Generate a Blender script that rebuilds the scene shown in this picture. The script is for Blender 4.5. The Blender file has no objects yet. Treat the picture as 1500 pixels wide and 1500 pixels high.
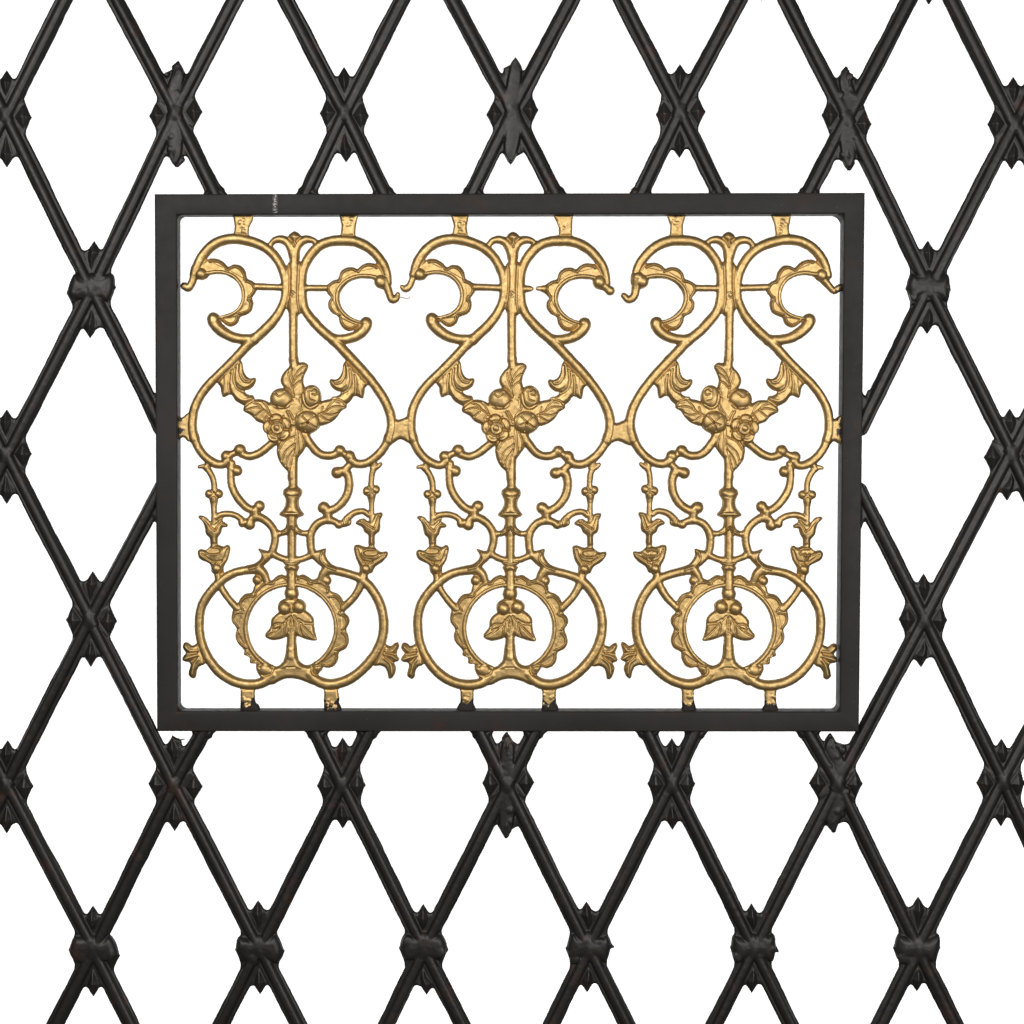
import bpy, math, time
import numpy as np
from mathutils import Vector
T0 = time.time()
rng = np.random.default_rng(7)
scene = bpy.context.scene
coll = scene.collection
MM = 0.001                      # one drawing unit is one millimetre
CX, CZ = 750.0, 750.0           # drawing origin (x to the right, y downwards)

# ------------------------------------------------------------------ materials
def nodes_of(m):
    m.use_nodes = True
    nt = m.node_tree
    return nt, nt.nodes, nt.links, nt.nodes['Principled BSDF']

def noise(nt, coord, scale, detail=4, rough=0.55, dist=0.0, vec_scale=None):
    n = nt.nodes.new('ShaderNodeTexNoise')
    n.inputs['Scale'].default_value = scale
    n.inputs['Detail'].default_value = detail
    n.inputs['Roughness'].default_value = rough
    n.inputs['Distortion'].default_value = dist
    src = coord
    if vec_scale:
        mp = nt.nodes.new('ShaderNodeMapping')
        mp.inputs['Scale'].default_value = vec_scale
        nt.links.new(coord, mp.inputs['Vector'])
        src = mp.outputs['Vector']
    nt.links.new(src, n.inputs['Vector'])
    return n.outputs['Fac']

def ramp(nt, fac, stops):
    r = nt.nodes.new('ShaderNodeValToRGB')
    e = r.color_ramp.elements
    e[0].position, e[0].color = stops[0][0], (*stops[0][1], 1)
    e[1].position, e[1].color = stops[-1][0], (*stops[-1][1], 1)
    for p, c in stops[1:-1]:
        k = e.new(p); k.color = (*c, 1)
    nt.links.new(fac, r.inputs['Fac'])
    return r.outputs['Color']

def mixc(nt, fac, a, b, mode='MIX'):
    m = nt.nodes.new('ShaderNodeMix'); m.data_type = 'RGBA'; m.blend_type = mode
    for sock, v in ((m.inputs[0], fac), (m.inputs[6], a), (m.inputs[7], b)):
        if hasattr(v, 'is_output'):
            nt.links.new(v, sock)
        else:
            sock.default_value = v if not isinstance(v, tuple) else (*v, 1)[:4]
    return m.outputs[2]

def g3(v): return (v, v, v)

def make_gold():
    m = bpy.data.materials.new('gold_paint')
    nt, N, L, P = nodes_of(m)
    co = N.new('ShaderNodeTexCoord').outputs['Object']
    big = noise(nt, co, 38, 3)
    mid = noise(nt, co, 170, 4, 0.6)
    fine = noise(nt, co, 700, 3, 0.6)
    c1 = ramp(nt, big, [(0.3, (0.495, 0.334, 0.136)), (0.7, (0.59, 0.410, 0.186))])
    c2 = mixc(nt, ramp(nt, mid, [(0.36, g3(0)), (0.68, g3(0.6))]), c1, (0.41, 0.265, 0.090))
    # worn antique specks where the brown undercoat shows
    sp = ramp(nt, noise(nt, co, 240, 5, 0.7), [(0.69, g3(0)), (0.76, g3(0.75))])
    c3 = mixc(nt, sp, c2, (0.13, 0.075, 0.03))
    # black frame paint that strayed onto the casting next to the tube
    sx = N.new('ShaderNodeSeparateXYZ'); L.new(co, sx.inputs[0])
    def mth(op, a, b=None, c=None):
        n = N.new('ShaderNodeMath'); n.operation = op
        for i, v in enumerate((a, b, c)):
            if v is None: continue
            if hasattr(v, 'is_output'): L.new(v, n.inputs[i])
            else: n.inputs[i].default_value = v
        return n.outputs[0]
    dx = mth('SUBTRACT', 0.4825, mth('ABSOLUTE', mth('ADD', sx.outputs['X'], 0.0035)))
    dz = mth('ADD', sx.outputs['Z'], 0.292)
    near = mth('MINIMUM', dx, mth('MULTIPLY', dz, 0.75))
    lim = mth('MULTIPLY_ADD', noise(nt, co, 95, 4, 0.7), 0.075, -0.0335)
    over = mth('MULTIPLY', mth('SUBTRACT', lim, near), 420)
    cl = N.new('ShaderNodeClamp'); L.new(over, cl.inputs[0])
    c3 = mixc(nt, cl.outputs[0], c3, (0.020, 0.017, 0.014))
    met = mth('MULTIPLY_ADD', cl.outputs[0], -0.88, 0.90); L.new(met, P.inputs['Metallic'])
    L.new(c3, P.inputs['Base Color'])
    P.inputs['Metallic'].default_value = 0.90
    rr = ramp(nt, mid, [(0.25, g3(0.37)), (0.75, g3(0.51))])
    L.new(rr, P.inputs['Roughness'])
    b = N.new('ShaderNodeBump'); b.inputs['Strength'].default_value = 0.30; b.inputs['Distance'].default_value = 0.0010
    add = N.new('ShaderNodeMath'); add.operation = 'MULTIPLY_ADD'; add.inputs[1].default_value = 0.35
    L.new(fine, add.inputs[0]); L.new(mid, add.inputs[2])
    L.new(add.outputs[0], b.inputs['Height']); L.new(b.outputs['Normal'], P.inputs['Normal'])
    return m

def make_black(name, base, rough, rust, bump, scale=1.0, spec=0.35, wear=0.69):
    m = bpy.data.materials.new(name)
    nt, N, L, P = nodes_of(m)
    co = N.new('ShaderNodeTexCoord').outputs['Object']
    big = noise(nt, co, 9 * scale, 4)
    mid = noise(nt, co, 120 * scale, 5, 0.65)
    fine = noise(nt, co, 620, 3, 0.6)
    c1 = ramp(nt, big, [(0.3, tuple(v * 0.8 for v in base)), (0.7, tuple(v * 1.25 for v in base))])
    rmask = ramp(nt, noise(nt, co, 26, 6, 0.7), [(0.56, g3(0)), (0.72, g3(rust))])
    c2 = mixc(nt, rmask, c1, (0.060, 0.024, 0.012))
    gmask = ramp(nt, noise(nt, co, 75, 6, 0.75), [(wear, g3(0)), (wear + .09, g3(0.5))])
    c3 = mixc(nt, gmask, c2, (0.11, 0.105, 0.10))
    L.new(c3, P.inputs['Base Color'])
    rr = ramp(nt, mid, [(0.25, g3(rough - 0.07)), (0.75, g3(rough + 0.09))])
    L.new(rr, P.inputs['Roughness'])
    P.inputs['Specular IOR Level'].default_value = spec
    b = N.new('ShaderNodeBump'); b.inputs['Strength'].default_value = bump; b.inputs['Distance'].default_value = 0.0012
    add = N.new('ShaderNodeMath'); add.operation = 'MULTIPLY_ADD'; add.inputs[1].default_value = 0.4
    L.new(fine, add.inputs[0]); L.new(mid, add.inputs[2])
    L.new(add.outputs[0], b.inputs['Height']); L.new(b.outputs['Normal'], P.inputs['Normal'])
    return m

GOLD = make_gold()
IRON = make_black('black_iron_paint', (0.0126, 0.0120, 0.0118), 0.43, 0.7, 0.14, 1.0, 0.42)
TUBE = make_black('satin_black_tube', (0.0265, 0.0243, 0.0236), 0.46, 0.55, 0.12, 0.6, 0.12, 0.655)
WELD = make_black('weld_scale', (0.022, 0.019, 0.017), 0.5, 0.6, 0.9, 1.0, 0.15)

def add_scuff(m):
    """pale paint scuff that runs across the top rail, a chip of rust in the corners"""
    nt, N, L, P = nodes_of(m)
    old = P.inputs['Base Color'].links[0].from_socket
    tc = N.new('ShaderNodeTexCoord').outputs['Object']
    s = N.new('ShaderNodeSeparateXYZ'); L.new(tc, s.inputs[0])
    nz = noise(nt, tc, 160, 4, 0.7)
    wob = N.new('ShaderNodeMath'); wob.operation = 'MULTIPLY_ADD'; wob.inputs[1].default_value = 0.006; L.new(nz, wob.inputs[0])
    L.new(s.outputs['X'], wob.inputs[2])
    d = N.new('ShaderNodeMath'); d.operation = 'SUBTRACT'; L.new(wob.outputs[0], d.inputs[0]); d.inputs[1].default_value = (405 - CX) * MM + 0.003
    a = N.new('ShaderNodeMath'); a.operation = 'ABSOLUTE'; L.new(d.outputs[0], a.inputs[0])
    near = ramp(nt, a.outputs[0], [(0.0, g3(1)), (0.0016, g3(0))])
    zz = N.new('ShaderNodeMath'); zz.operation = 'COMPARE'; L.new(s.outputs['Z'], zz.inputs[0]); zz.inputs[1].default_value = (CZ - 300) * MM; zz.inputs[2].default_value = 0.014
    patch = ramp(nt, noise(nt, tc, 420, 3, 0.7), [(0.47, g3(0)), (0.56, g3(0.9))])
    k1 = N.new('ShaderNodeMath'); k1.operation = 'MULTIPLY'; L.new(near, k1.inputs[0]); L.new(zz.outputs[0], k1.inputs[1])
    k2 = N.new('ShaderNodeMath'); k2.operation = 'MULTIPLY'; L.new(k1.outputs[0], k2.inputs[0]); L.new(patch, k2.inputs[1])
    L.new(mixc(nt, k2.outputs[0], old, (0.55, 0.52, 0.48)), P.inputs['Base Color'])
add_scuff(TUBE)

# ------------------------------------------------------------------ relief modelling
def smin(a, b, k):
    h = np.maximum(k - np.abs(a - b), 0)
    return np.minimum(a, b) - h * h / (4 * k)
def smax(a, b, k):
    h = np.maximum(k - np.abs(a - b), 0)
    return np.maximum(a, b) + h * h / (4 * k)

def spline(P, closed=False, step=2.5):
    """Catmull-Rom through rows of P (any number of columns)."""
    P = np.asarray(P, float)
    n = len(P)
    if n < 3 and not closed:
        return P
    out = []
    segs = n if closed else n - 1
    for i in range(segs):
        if closed:
            a, b, c, d = P[(i - 1) % n], P[i], P[(i + 1) % n], P[(i + 2) % n]
        else:
            b, c = P[i], P[i + 1]
            a = P[i - 1] if i > 0 else 2 * b - c
            d = P[i + 2] if i + 2 < n else 2 * c - b
        # centripetal-ish: limit tangents on very unequal spans
        L = math.hypot(*(c - b)[:2]) + 1e-6
        t1 = (c - a) * 0.5; t2 = (d - b) * 0.5
        for t in (t1, t2):
            l = math.hypot(*t[:2])
            if l > 1.2 * L: t *= 1.2 * L / l
        m = max(2, int(L / step) + 1)
        for k in range(m):
            s = k / m
            h1 = 2*s**3 - 3*s*s + 1; h2 = s**3 - 2*s*s + s; h3 = -2*s**3 + 3*s*s; h4 = s**3 - s*s
            out.append(h1*b + h2*t1 + h3*c + h4*t2)
    if not closed: out.append(P[-1])
    return np.array(out)

class Relief:
    """A cast relief: signed outline D, front height H, part label L on a grid."""
    def __init__(s, x0, y0, x1, y1, pitch):
        s.x0, s.y0, s.p = x0, y0, pitch
        s.nx = int((x1 - x0) / pitch) + 1; s.ny = int((y1 - y0) / pitch) + 1
        s.xs = x0 + np.arange(s.nx) * pitch; s.ys = y0 + np.arange(s.ny) * pitch
        s.D = np.full((s.ny, s.nx), 60.0); s.H = np.zeros((s.ny, s.nx))
        s.best = np.full((s.ny, s.nx), 60.0); s.L = np.zeros((s.ny, s.nx), np.int32)
        s.names = ['body']; s.fil = 3.2
    def part(s, name):
        s.names.append(name); return len(s.names) - 1
    def win(s, xa, ya, xb, yb):
        i0 = max(0, int((xa - s.x0) / s.p)); i1 = min(s.nx, int((xb - s.x0) / s.p) + 2)
        j0 = max(0, int((ya - s.y0) / s.p)); j1 = min(s.ny, int((yb - s.y0) / s.p) + 2)
        if i1 <= i0 or j1 <= j0: return None
        X, Y = np.meshgrid(s.xs[i0:i1], s.ys[j0:j1])
        return (slice(j0, j1), slice(i0, i1)), X, Y
    def linedist(s, Q, pad):
        """distance to a polyline with radii (columns x,y,r); returns window, d=dist-r, r"""
        r = Q[:, 2].max() + pad
        w = s.win(Q[:, 0].min() - r, Q[:, 1].min() - r, Q[:, 0].max() + r, Q[:, 1].max() + r)
        if w is None: return None
        sl, X, Y = w
        d = np.full(X.shape, 60.0); rr = np.full(X.shape, Q[0, 2])
        bx, by = X[0, 0], Y[0, 0]
        for a, b in zip(Q[:-1], Q[1:]):
            m = max(a[2], b[2]) + pad
            i0 = max(0, int((min(a[0], b[0]) - m - bx) / s.p)); i1 = int((max(a[0], b[0]) + m - bx) / s.p) + 2
            j0 = max(0, int((min(a[1], b[1]) - m - by) / s.p)); j1 = int((max(a[1], b[1]) + m - by) / s.p) + 2
            if i1 <= 0 or j1 <= 0: continue
            x = X[j0:j1, i0:i1]; y = Y[j0:j1, i0:i1]
            if x.size == 0: continue
            e = b[:2] - a[:2]; l2 = e @ e + 1e-9
            t = np.clip(((x - a[0]) * e[0] + (y - a[1]) * e[1]) / l2, 0, 1)
            R = a[2] + (b[2] - a[2]) * t
            q = np.hypot(x - a[0] - e[0] * t, y - a[1] - e[1] * t) - R
            sub = d[j0:j1, i0:i1]; k = q < sub
            sub[k] = q[k]; rr[j0:j1, i0:i1][k] = R[k]
        return sl, d, rr
    def polydist(s, Q, pad=7):
        w = s.win(Q[:, 0].min() - pad, Q[:, 1].min() - pad, Q[:, 0].max() + pad, Q[:, 1].max() + pad)
        if w is None: return None
        sl, X, Y = w
        d2 = np.full(X.shape, 3600.0); ins = np.zeros(X.shape, bool)
        for a, b in zip(Q, np.roll(Q, -1, 0)):
            e = b - a; l2 = e @ e
            if l2 < 1e-9: continue
            t = np.clip(((X - a[0]) * e[0] + (Y - a[1]) * e[1]) / l2, 0, 1)
            d2 = np.minimum(d2, (X - a[0] - e[0] * t) ** 2 + (Y - a[1] - e[1] * t) ** 2)
            if a[1] != b[1]:
                c = ((a[1] > Y) != (b[1] > Y)) & (X < a[0] + (Y - a[1]) * e[0] / e[1])
                ins ^= c
        d = np.sqrt(d2)
        return sl, np.where(ins, -d, d), X, Y
    def put(s, sl, d, h, part, k=2.6, hk=1.3, bias=0.0):
        s.D[sl] = smin(s.D[sl], d, k)
        m = d < 0
        H = s.H[sl]
        H[m] = smax(H[m], h[m], hk)
        b = s.best[sl]; q = (d - bias) < b
        b[q] = (d - bias)[q]; s.L[sl][q] = part
    def tube(s, P, part=0, flat=1.0, smooth=True, k=2.6, bias=0.0, z=0.0):
        Q = spline(P) if smooth else np.asarray(P, float)
        w = s.linedist(Q, 7)
        if w is None: return
        sl, d, r = w
        t = np.clip(-d, 0, r)
        u = np.clip(1 - t / r, 0, 1)
        s.put(sl, d, z + flat * r * np.maximum(1 - u ** 2.2, 0) ** (1 / 2.1), part, k, bias=bias)
    def plate(s, P, part, R=4.0, smooth=True, k=2.2, bias=0.0, dome=0.0):
        P = np.asarray(P, float)[:, :2]
        Q = spline(P, True, 3.0) if smooth else P
        w = s.polydist(Q)
        if w is None: return
        sl, d, X, Y = w
        t = np.clip(-d, 0, R)
        s.put(sl, d, np.sqrt(np.maximum(t * (2 * R - t), 0)) + dome * np.clip(-d - R * .5, 0, 12), part, k, bias=bias)
    def ball(s, x, y, r, part=0, z=0.0, ry=None, flat=0.85, outline=True, bias=0.0, hk=1.0):
        ry = ry or r
        w = s.win(x - r - 7, y - ry - 7, x + r + 7, y + ry + 7)
        if w is None: return
        sl, X, Y = w
        q = np.sqrt(((X - x) / r) ** 2 + ((Y - y) / ry) ** 2)
        d = (q - 1) * min(r, ry)
        h = z + flat * min(r, ry) * np.sqrt(np.maximum(1 - q * q, 0))
        if outline: s.put(sl, d, h, part, 2.2, hk, bias)
        else:
            m = (d < 0); H = s.H[sl]; H[m] = smax(H[m], h[m], hk)
            s.L[sl][m] = part; s.best[sl][m] = -30
    def mark(s, P, amp, width, smooth=True):
        """raised (amp>0) or cut (amp<0) line"""
        P = np.asarray(P, float)
        Q = np.c_[P[:, :2], np.zeros(len(P))]
        # taper at both ends
        Q = spline(Q, step=2.0) if smooth and len(Q) > 2 else Q
        w = s.linedist(Q, width * 2.6)
        if w is None: return
        sl, d, r = w
        s.H[sl] += amp * np.exp(-(np.maximum(d, 0) / width) ** 2) * (d < 50)
    def fill(s, x, y, r, depth):
        """shallow dish"""
        w = s.win(x - 2*r, y - 2*r, x + 2*r, y + 2*r)
        if w is None: return
        sl, X, Y = w
        s.H[sl] -= depth * np.exp(-(((X - x) ** 2 + (Y - y) ** 2) / (r * r)) ** 1.5)
    def basin(s, P, depth, slope=3.2):
        w = s.polydist(np.asarray(P, float)[:, :2], 3)
        if w is None: return
        sl, d, X, Y = w
        t = np.clip((-d + .4) / slope, 0, 1)
        s.H[sl] -= depth * t * t * (3 - 2 * t)
    # ---- smooth random lumps
    def lumps(s, seed, cell):
        r = np.random.default_rng(seed)
        gy, gx = int(s.ny * s.p / cell) + 3, int(s.nx * s.p / cell) + 3
        G = r.normal(0, 1, (gy, gx))
        u = np.arange(s.nx) * s.p / cell; v = np.arange(s.ny) * s.p / cell
        i = u.astype(int); j = v.astype(int)
        fu = u - i; fv = v - j
        fu = fu*fu*(3-2*fu); fv = fv*fv*(3-2*fv)
        A = G[:, i] * (1 - fu) + G[:, i + 1] * fu
        return A[j] * (1 - fv)[:, None] + A[j + 1] * fv[:, None]
    def finish(s, seed, rough_d=0.25, rough_h=0.25, soft=2):
        s.D += rough_d * s.lumps(seed, 9) + 0.5 * rough_d * s.lumps(seed + 1, 4)
        t = np.clip(-s.D, 0, None)
        f = np.minimum(t, s.fil); s.H = np.maximum(s.H, np.sqrt(f * (2 * s.fil - f)))
        lump = rough_h * (s.lumps(seed + 2, 6) + 0.5 * s.lumps(seed + 3, 3))
        s.H += lump * np.clip(t / 3, 0, 1)
        for _ in range(soft):       # soften creases like a cast and painted surface
            B = s.H.copy()
            B[1:-1, 1:-1] = (4 * s.H[1:-1, 1:-1] + s.H[:-2, 1:-1] + s.H[2:, 1:-1] + s.H[1:-1, :-2] + s.H[1:-1, 2:]) / 8
            w = np.clip((t - 1.2) / 1.5, 0, 1)
            s.H = s.H * (1 - w) + B * w
        s.H = np.maximum(s.H, np.minimum(np.sqrt(t) * 1.0, 1.5))
    def arrays(s, back=5.0):
        D = s.D; ins = D < 0
        cell = ins[:-1, :-1] | ins[1:, :-1] | ins[:-1, 1:] | ins[1:, 1:]
        used = np.zeros_like(ins)
        used[:-1, :-1] |= cell; used[1:, :-1] |= cell; used[:-1, 1:] |= cell; used[1:, 1:] |= cell
        X, Y = np.meshgrid(s.xs, s.ys)
        jj, ii = np.nonzero(used & ~ins)
        x = X[jj, ii].copy(); y = Y[jj, ii].copy()
        gy, gx = np.gradient(D, s.p)
        def samp(A, x, y):
            u = np.clip((x - s.x0) / s.p, 0, s.nx - 1.001); v = np.clip((y - s.y0) / s.p, 0, s.ny - 1.001)
            i = u.astype(int); j = v.astype(int); a = u - i; b = v - j
            return (A[j, i]*(1-a)+A[j, i+1]*a)*(1-b) + (A[j+1, i]*(1-a)+A[j+1, i+1]*a)*b
        ox, oy = x.copy(), y.copy()
        for _ in range(4):
            d = samp(D, x, y); a = samp(gx, x, y); b = samp(gy, x, y)
            q = a*a + b*b + 0.05
            x -= np.clip(d * a / q, -.8, .8); y -= np.clip(d * b / q, -.8, .8)
        l = np.hypot(x - ox, y - oy); f = np.minimum(1, 1.3 * s.p / np.maximum(l, 1e-6))
        X[jj, ii] = ox + (x - ox) * f; Y[jj, ii] = oy + (y - oy) * f
        F = np.where(ins, s.H, 0.0)
        t = np.minimum(np.clip(-D, 0, None), back); Bk = np.where(ins, np.sqrt(t * (2 * back - t)) , 0.0)
        return ins, cell, used, X, Y, F, Bk

def build_relief(s, spec, parent_of, ydepth=0.0, back=5.0):
    """spec: label -> (name, material); one mesh per label; returns dict label->object."""
    ins, cell, used, X, Y, F, Bk = s.arrays(back)
    idF = np.full(used.shape, -1, np.int64); n = used.sum(); idF[used] = np.arange(n)
    both = used & ins; m = both.sum(); idB = idF.copy(); idB[both] = n + np.arange(m)
    VX = np.concatenate([X[used], X[both]]); VY = np.concatenate([Y[used], Y[both]])
    VD = np.concatenate([-F[used], Bk[both]])
    V = np.c_[(VX - CX) * MM, VD * MM + ydepth, (CZ - VY) * MM]
    j, i = np.nonzero(cell)
    f = np.c_[idF[j, i], idF[j+1, i], idF[j+1, i+1], idF[j, i+1]]
    b = np.c_[idB[j, i], idB[j, i+1], idB[j+1, i+1], idB[j+1, i]]
    Dq = np.stack([s.D[j, i], s.D[j+1, i], s.D[j+1, i+1], s.D[j, i+1]], 1)
    Lq = np.stack([s.L[j, i], s.L[j+1, i], s.L[j+1, i+1], s.L[j, i+1]], 1)
    lab = Lq[np.arange(len(j)), Dq.argmin(1)]
    def fn(q):
        return np.cross(V[q[:, 2]] - V[q[:, 0]], V[q[:, 3]] - V[q[:, 1]])
    Nn = np.zeros_like(V)
    for q in (f, b):
        nn = fn(q)
        for k in range(4): 
            for c in range(3): Nn[:, c] += np.bincount(q[:, k], nn[:, c], len(V))
    Nn /= np.maximum(np.linalg.norm(Nn, axis=1), 1e-20)[:, None]
    out = {}
    for L in np.unique(lab):
        name, mat = spec(L)
        k = lab == L
        q = np.concatenate([f[k], b[k]])
        u, inv = np.unique(q, return_inverse=True); q = inv.reshape(-1, 4)
        me = bpy.data.meshes.new(name)
        me.vertices.add(len(u)); me.vertices.foreach_set('co', V[u].astype(np.float32).ravel())
        me.loops.add(q.size); me.loops.foreach_set('vertex_index', q.astype(np.int32).ravel())
        me.polygons.add(len(q)); me.polygons.foreach_set('loop_start', np.arange(0, q.size, 4, dtype=np.int32))
        me.polygons.foreach_set('use_smooth', np.ones(len(q), bool))
        me.update(calc_edges=True)
        me.normals_split_custom_set_from_vertices(Nn[u].tolist())
        me.materials.append(mat)
        o = bpy.data.objects.new(name, me); coll.objects.link(o)
        out[int(L)] = o
    for L, o in out.items():
        o.parent = parent_of(L, out)
    return out

# ------------------------------------------------------------------ the gate
gate = bpy.data.objects.new('iron_gate', None); coll.objects.link(gate)
gate['label'] = 'black iron trellis gate with three gold scrollwork castings framed in its middle'
gate['category'] = 'gate'

# ---- lattice -------------------------------------------------------
# joints: key -> (x, y, kind); '.' plain leaf joint, 'v' welded up the middle, 'h' welded across
ROWS = {
 'Z': [(-118,-72,'.'),(130,-72,'.'),(381,-72,'.'),(625,-72,'.'),(875,-72,'.'),(1117,-66,'.'),(1363,-62,'.'),(1606,-58,'.')],
 'B': [(10,169,'.'),(257,167,'V'),(505,166,'.'),(751,164,'v'),(995,164,'.'),(1240,175,'V'),(1484,181,'.')],
 'C': [(-112,424,'.'),(135,424,'h'),(1360,423,'h'),(1603,424,'.')],
 'D': [(10,666,'.'),(1480,664,'.')],
 'E': [(-112,907,'.'),(134,908,'.'),(1353,908,'.'),(1592,908,'.')],
 'F': [(11,1151,'.'),(256,1148,'.'),(501,1148,'.'),(743,1148,'V'),(984,1148,'.'),(1226,1147,'V'),(1468,1144,'.')],
 'G': [(-108,1389,'h'),(137,1390,'h'),(380,1390,'h'),(620,1389,'h'),(862,1389,'h'),(1103,1389,'h'),(1344,1389,'h'),(1580,1386,'h')],
 'H': [(14,1632,'.'),(258,1632,'.'),(502,1632,'.'),(743,1632,'.'),(983,1632,'.'),(1224,1632,'.'),(1462,1630,'.')],
}
# measured leaf tips (top, bottom, left, right), relative offsets filled when missing
TIPS = {('B',0):((10,103),(10,245),None,(47,172)), ('B',1):((261,90),(257,244),(218,170),(297,164)), ('B',2):((504,99),(507,238),(468,166),(541,170)),
 ('B',3):((755,84),(748,241),(712,168),(789,161)), ('B',4):((996,94),(995,231),(960,168),(1034,164)), ('B',5):((1239,98),(1242,249),(1203,169),(1277,182)),
 ('B',6):((1484,113),(1482,248),(1446,182),None), ('C',1):((138,353),(132,495),(97,429),(170,421)), ('C',2):((1359,353),(1358,489),(1326,423),(1393,424)),
 ('D',0):((10,600),(10,738),None,(47,665)), ('D',1):((1479,599),(1475,733),(1441,670),None), ('E',1):((136,837),(133,976),(96,908),(172,910)),
 ('E',2):((1353,841),(1349,977),(1316,907),(1388,908)), ('F',0):((11,1085),(10,1220),None,(49,1152)), ('F',1):((253,1078),(256,1217),(217,1148),(297,1152)),
 ('F',2):((502,1081),(502,1213),(464,1151),(536,1150)), ('F',3):((743,1073),(741,1227),(706,1147),(783,1146)), ('F',4):((984,1082),(985,1215),(948,1148),(1019,1148)),
 ('F',5):((1217,1075),(1219,1219),(1185,1147),(1264,1148)), ('F',6):((1467,1083),(1466,1210),(1430,1147),(1502,1147)),
 ('G',1):((136,1327),(137,1459),(100,1391),(176,1400)), ('G',2):((378,1319),(381,1456),(344,1391),(417,1393)), ('G',3):((620,1325),(625,1457),(584,1389),(657,1391)),
 ('G',4):((859,1321),(860,1453),(828,1389),(897,1386)), ('G',5):((1101,1324),(1101,1454),(1069,1388),(1138,1389)), ('G',6):((1345,1314),(1343,1452),(1308,1389),(1378,1388))}
def J(k): r, i = k[0], int(k[1:]); return ROWS[r][i][:2]
BARS = []
def bar(a, b, wa=0, wb=0):
    """a, b: joint keys or points; wa/wb: weld flare at that end"""
    BARS.append((J(a) if isinstance(a, str) else a, J(b) if isinstance(b, str) else b, wa, wb))
for i in range(7):
    bar(f'Z{i}', f'B{i}'); bar(f'Z{i+1}', f'B{i}')
bar('B0', 'C0'); bar('B0', 'C1'); bar('B1', 'C1'); bar('B5', 'C2'); bar('B6', 'C2'); bar('B6', 'C3')
FT, FB, FL, FR = 292, 1064, 238, 1256          # where welded bar ends sit inside the frame tube
bar('B1', (319, FT), 0, 1); bar('B2', (446, FT), 0, 1); bar('B2', (566, FT), 0, 1); bar('B3', (688, FT), 0, 1); bar('B3', (817, FT), 0, 1)
bar('B4', (934, FT), 0, 1); bar('B4', (1058, FT), 0, 1); bar('B5', (1180, FT), 0, 1)
bar('C0', 'D0'); bar('C1', 'D0'); bar('C2', 'D1'); bar('C3', 'D1'); bar('C1', (236, 626), 0, 1); bar('C2', (1262, 624), 0, 1)
bar('D0', 'E0'); bar('D0', 'E1'); bar('D1', 'E2'); bar('D1', 'E3'); bar((238, 714), 'E1', 1, 0); bar((1258, 718), 'E2', 1, 0)
bar('E0', 'F0'); bar('E1', 'F0'); bar('E1', 'F1'); bar('E2', 'F5'); bar('E2', 'F6'); bar('E3', 'F6')
bar((302, FB), 'F1', 1, 0); bar((460, FB), 'F2', 1, 0); bar((543, FB), 'F2', 1, 0); bar((701, FB), 'F3', 1, 0); bar((786, FB), 'F3', 1, 0)
bar((944, FB), 'F4', 1, 0); bar((1022, FB), 'F4', 1, 0); bar((1178, FB), 'F5', 1, 0)
for i in range(7):
    bar(f'F{i}', f'G{i}'); bar(f'F{i}', f'G{i+1}')
    bar(f'G{i}', f'H{i}'); bar(f'G{i+1}', f'H{i}')

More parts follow.
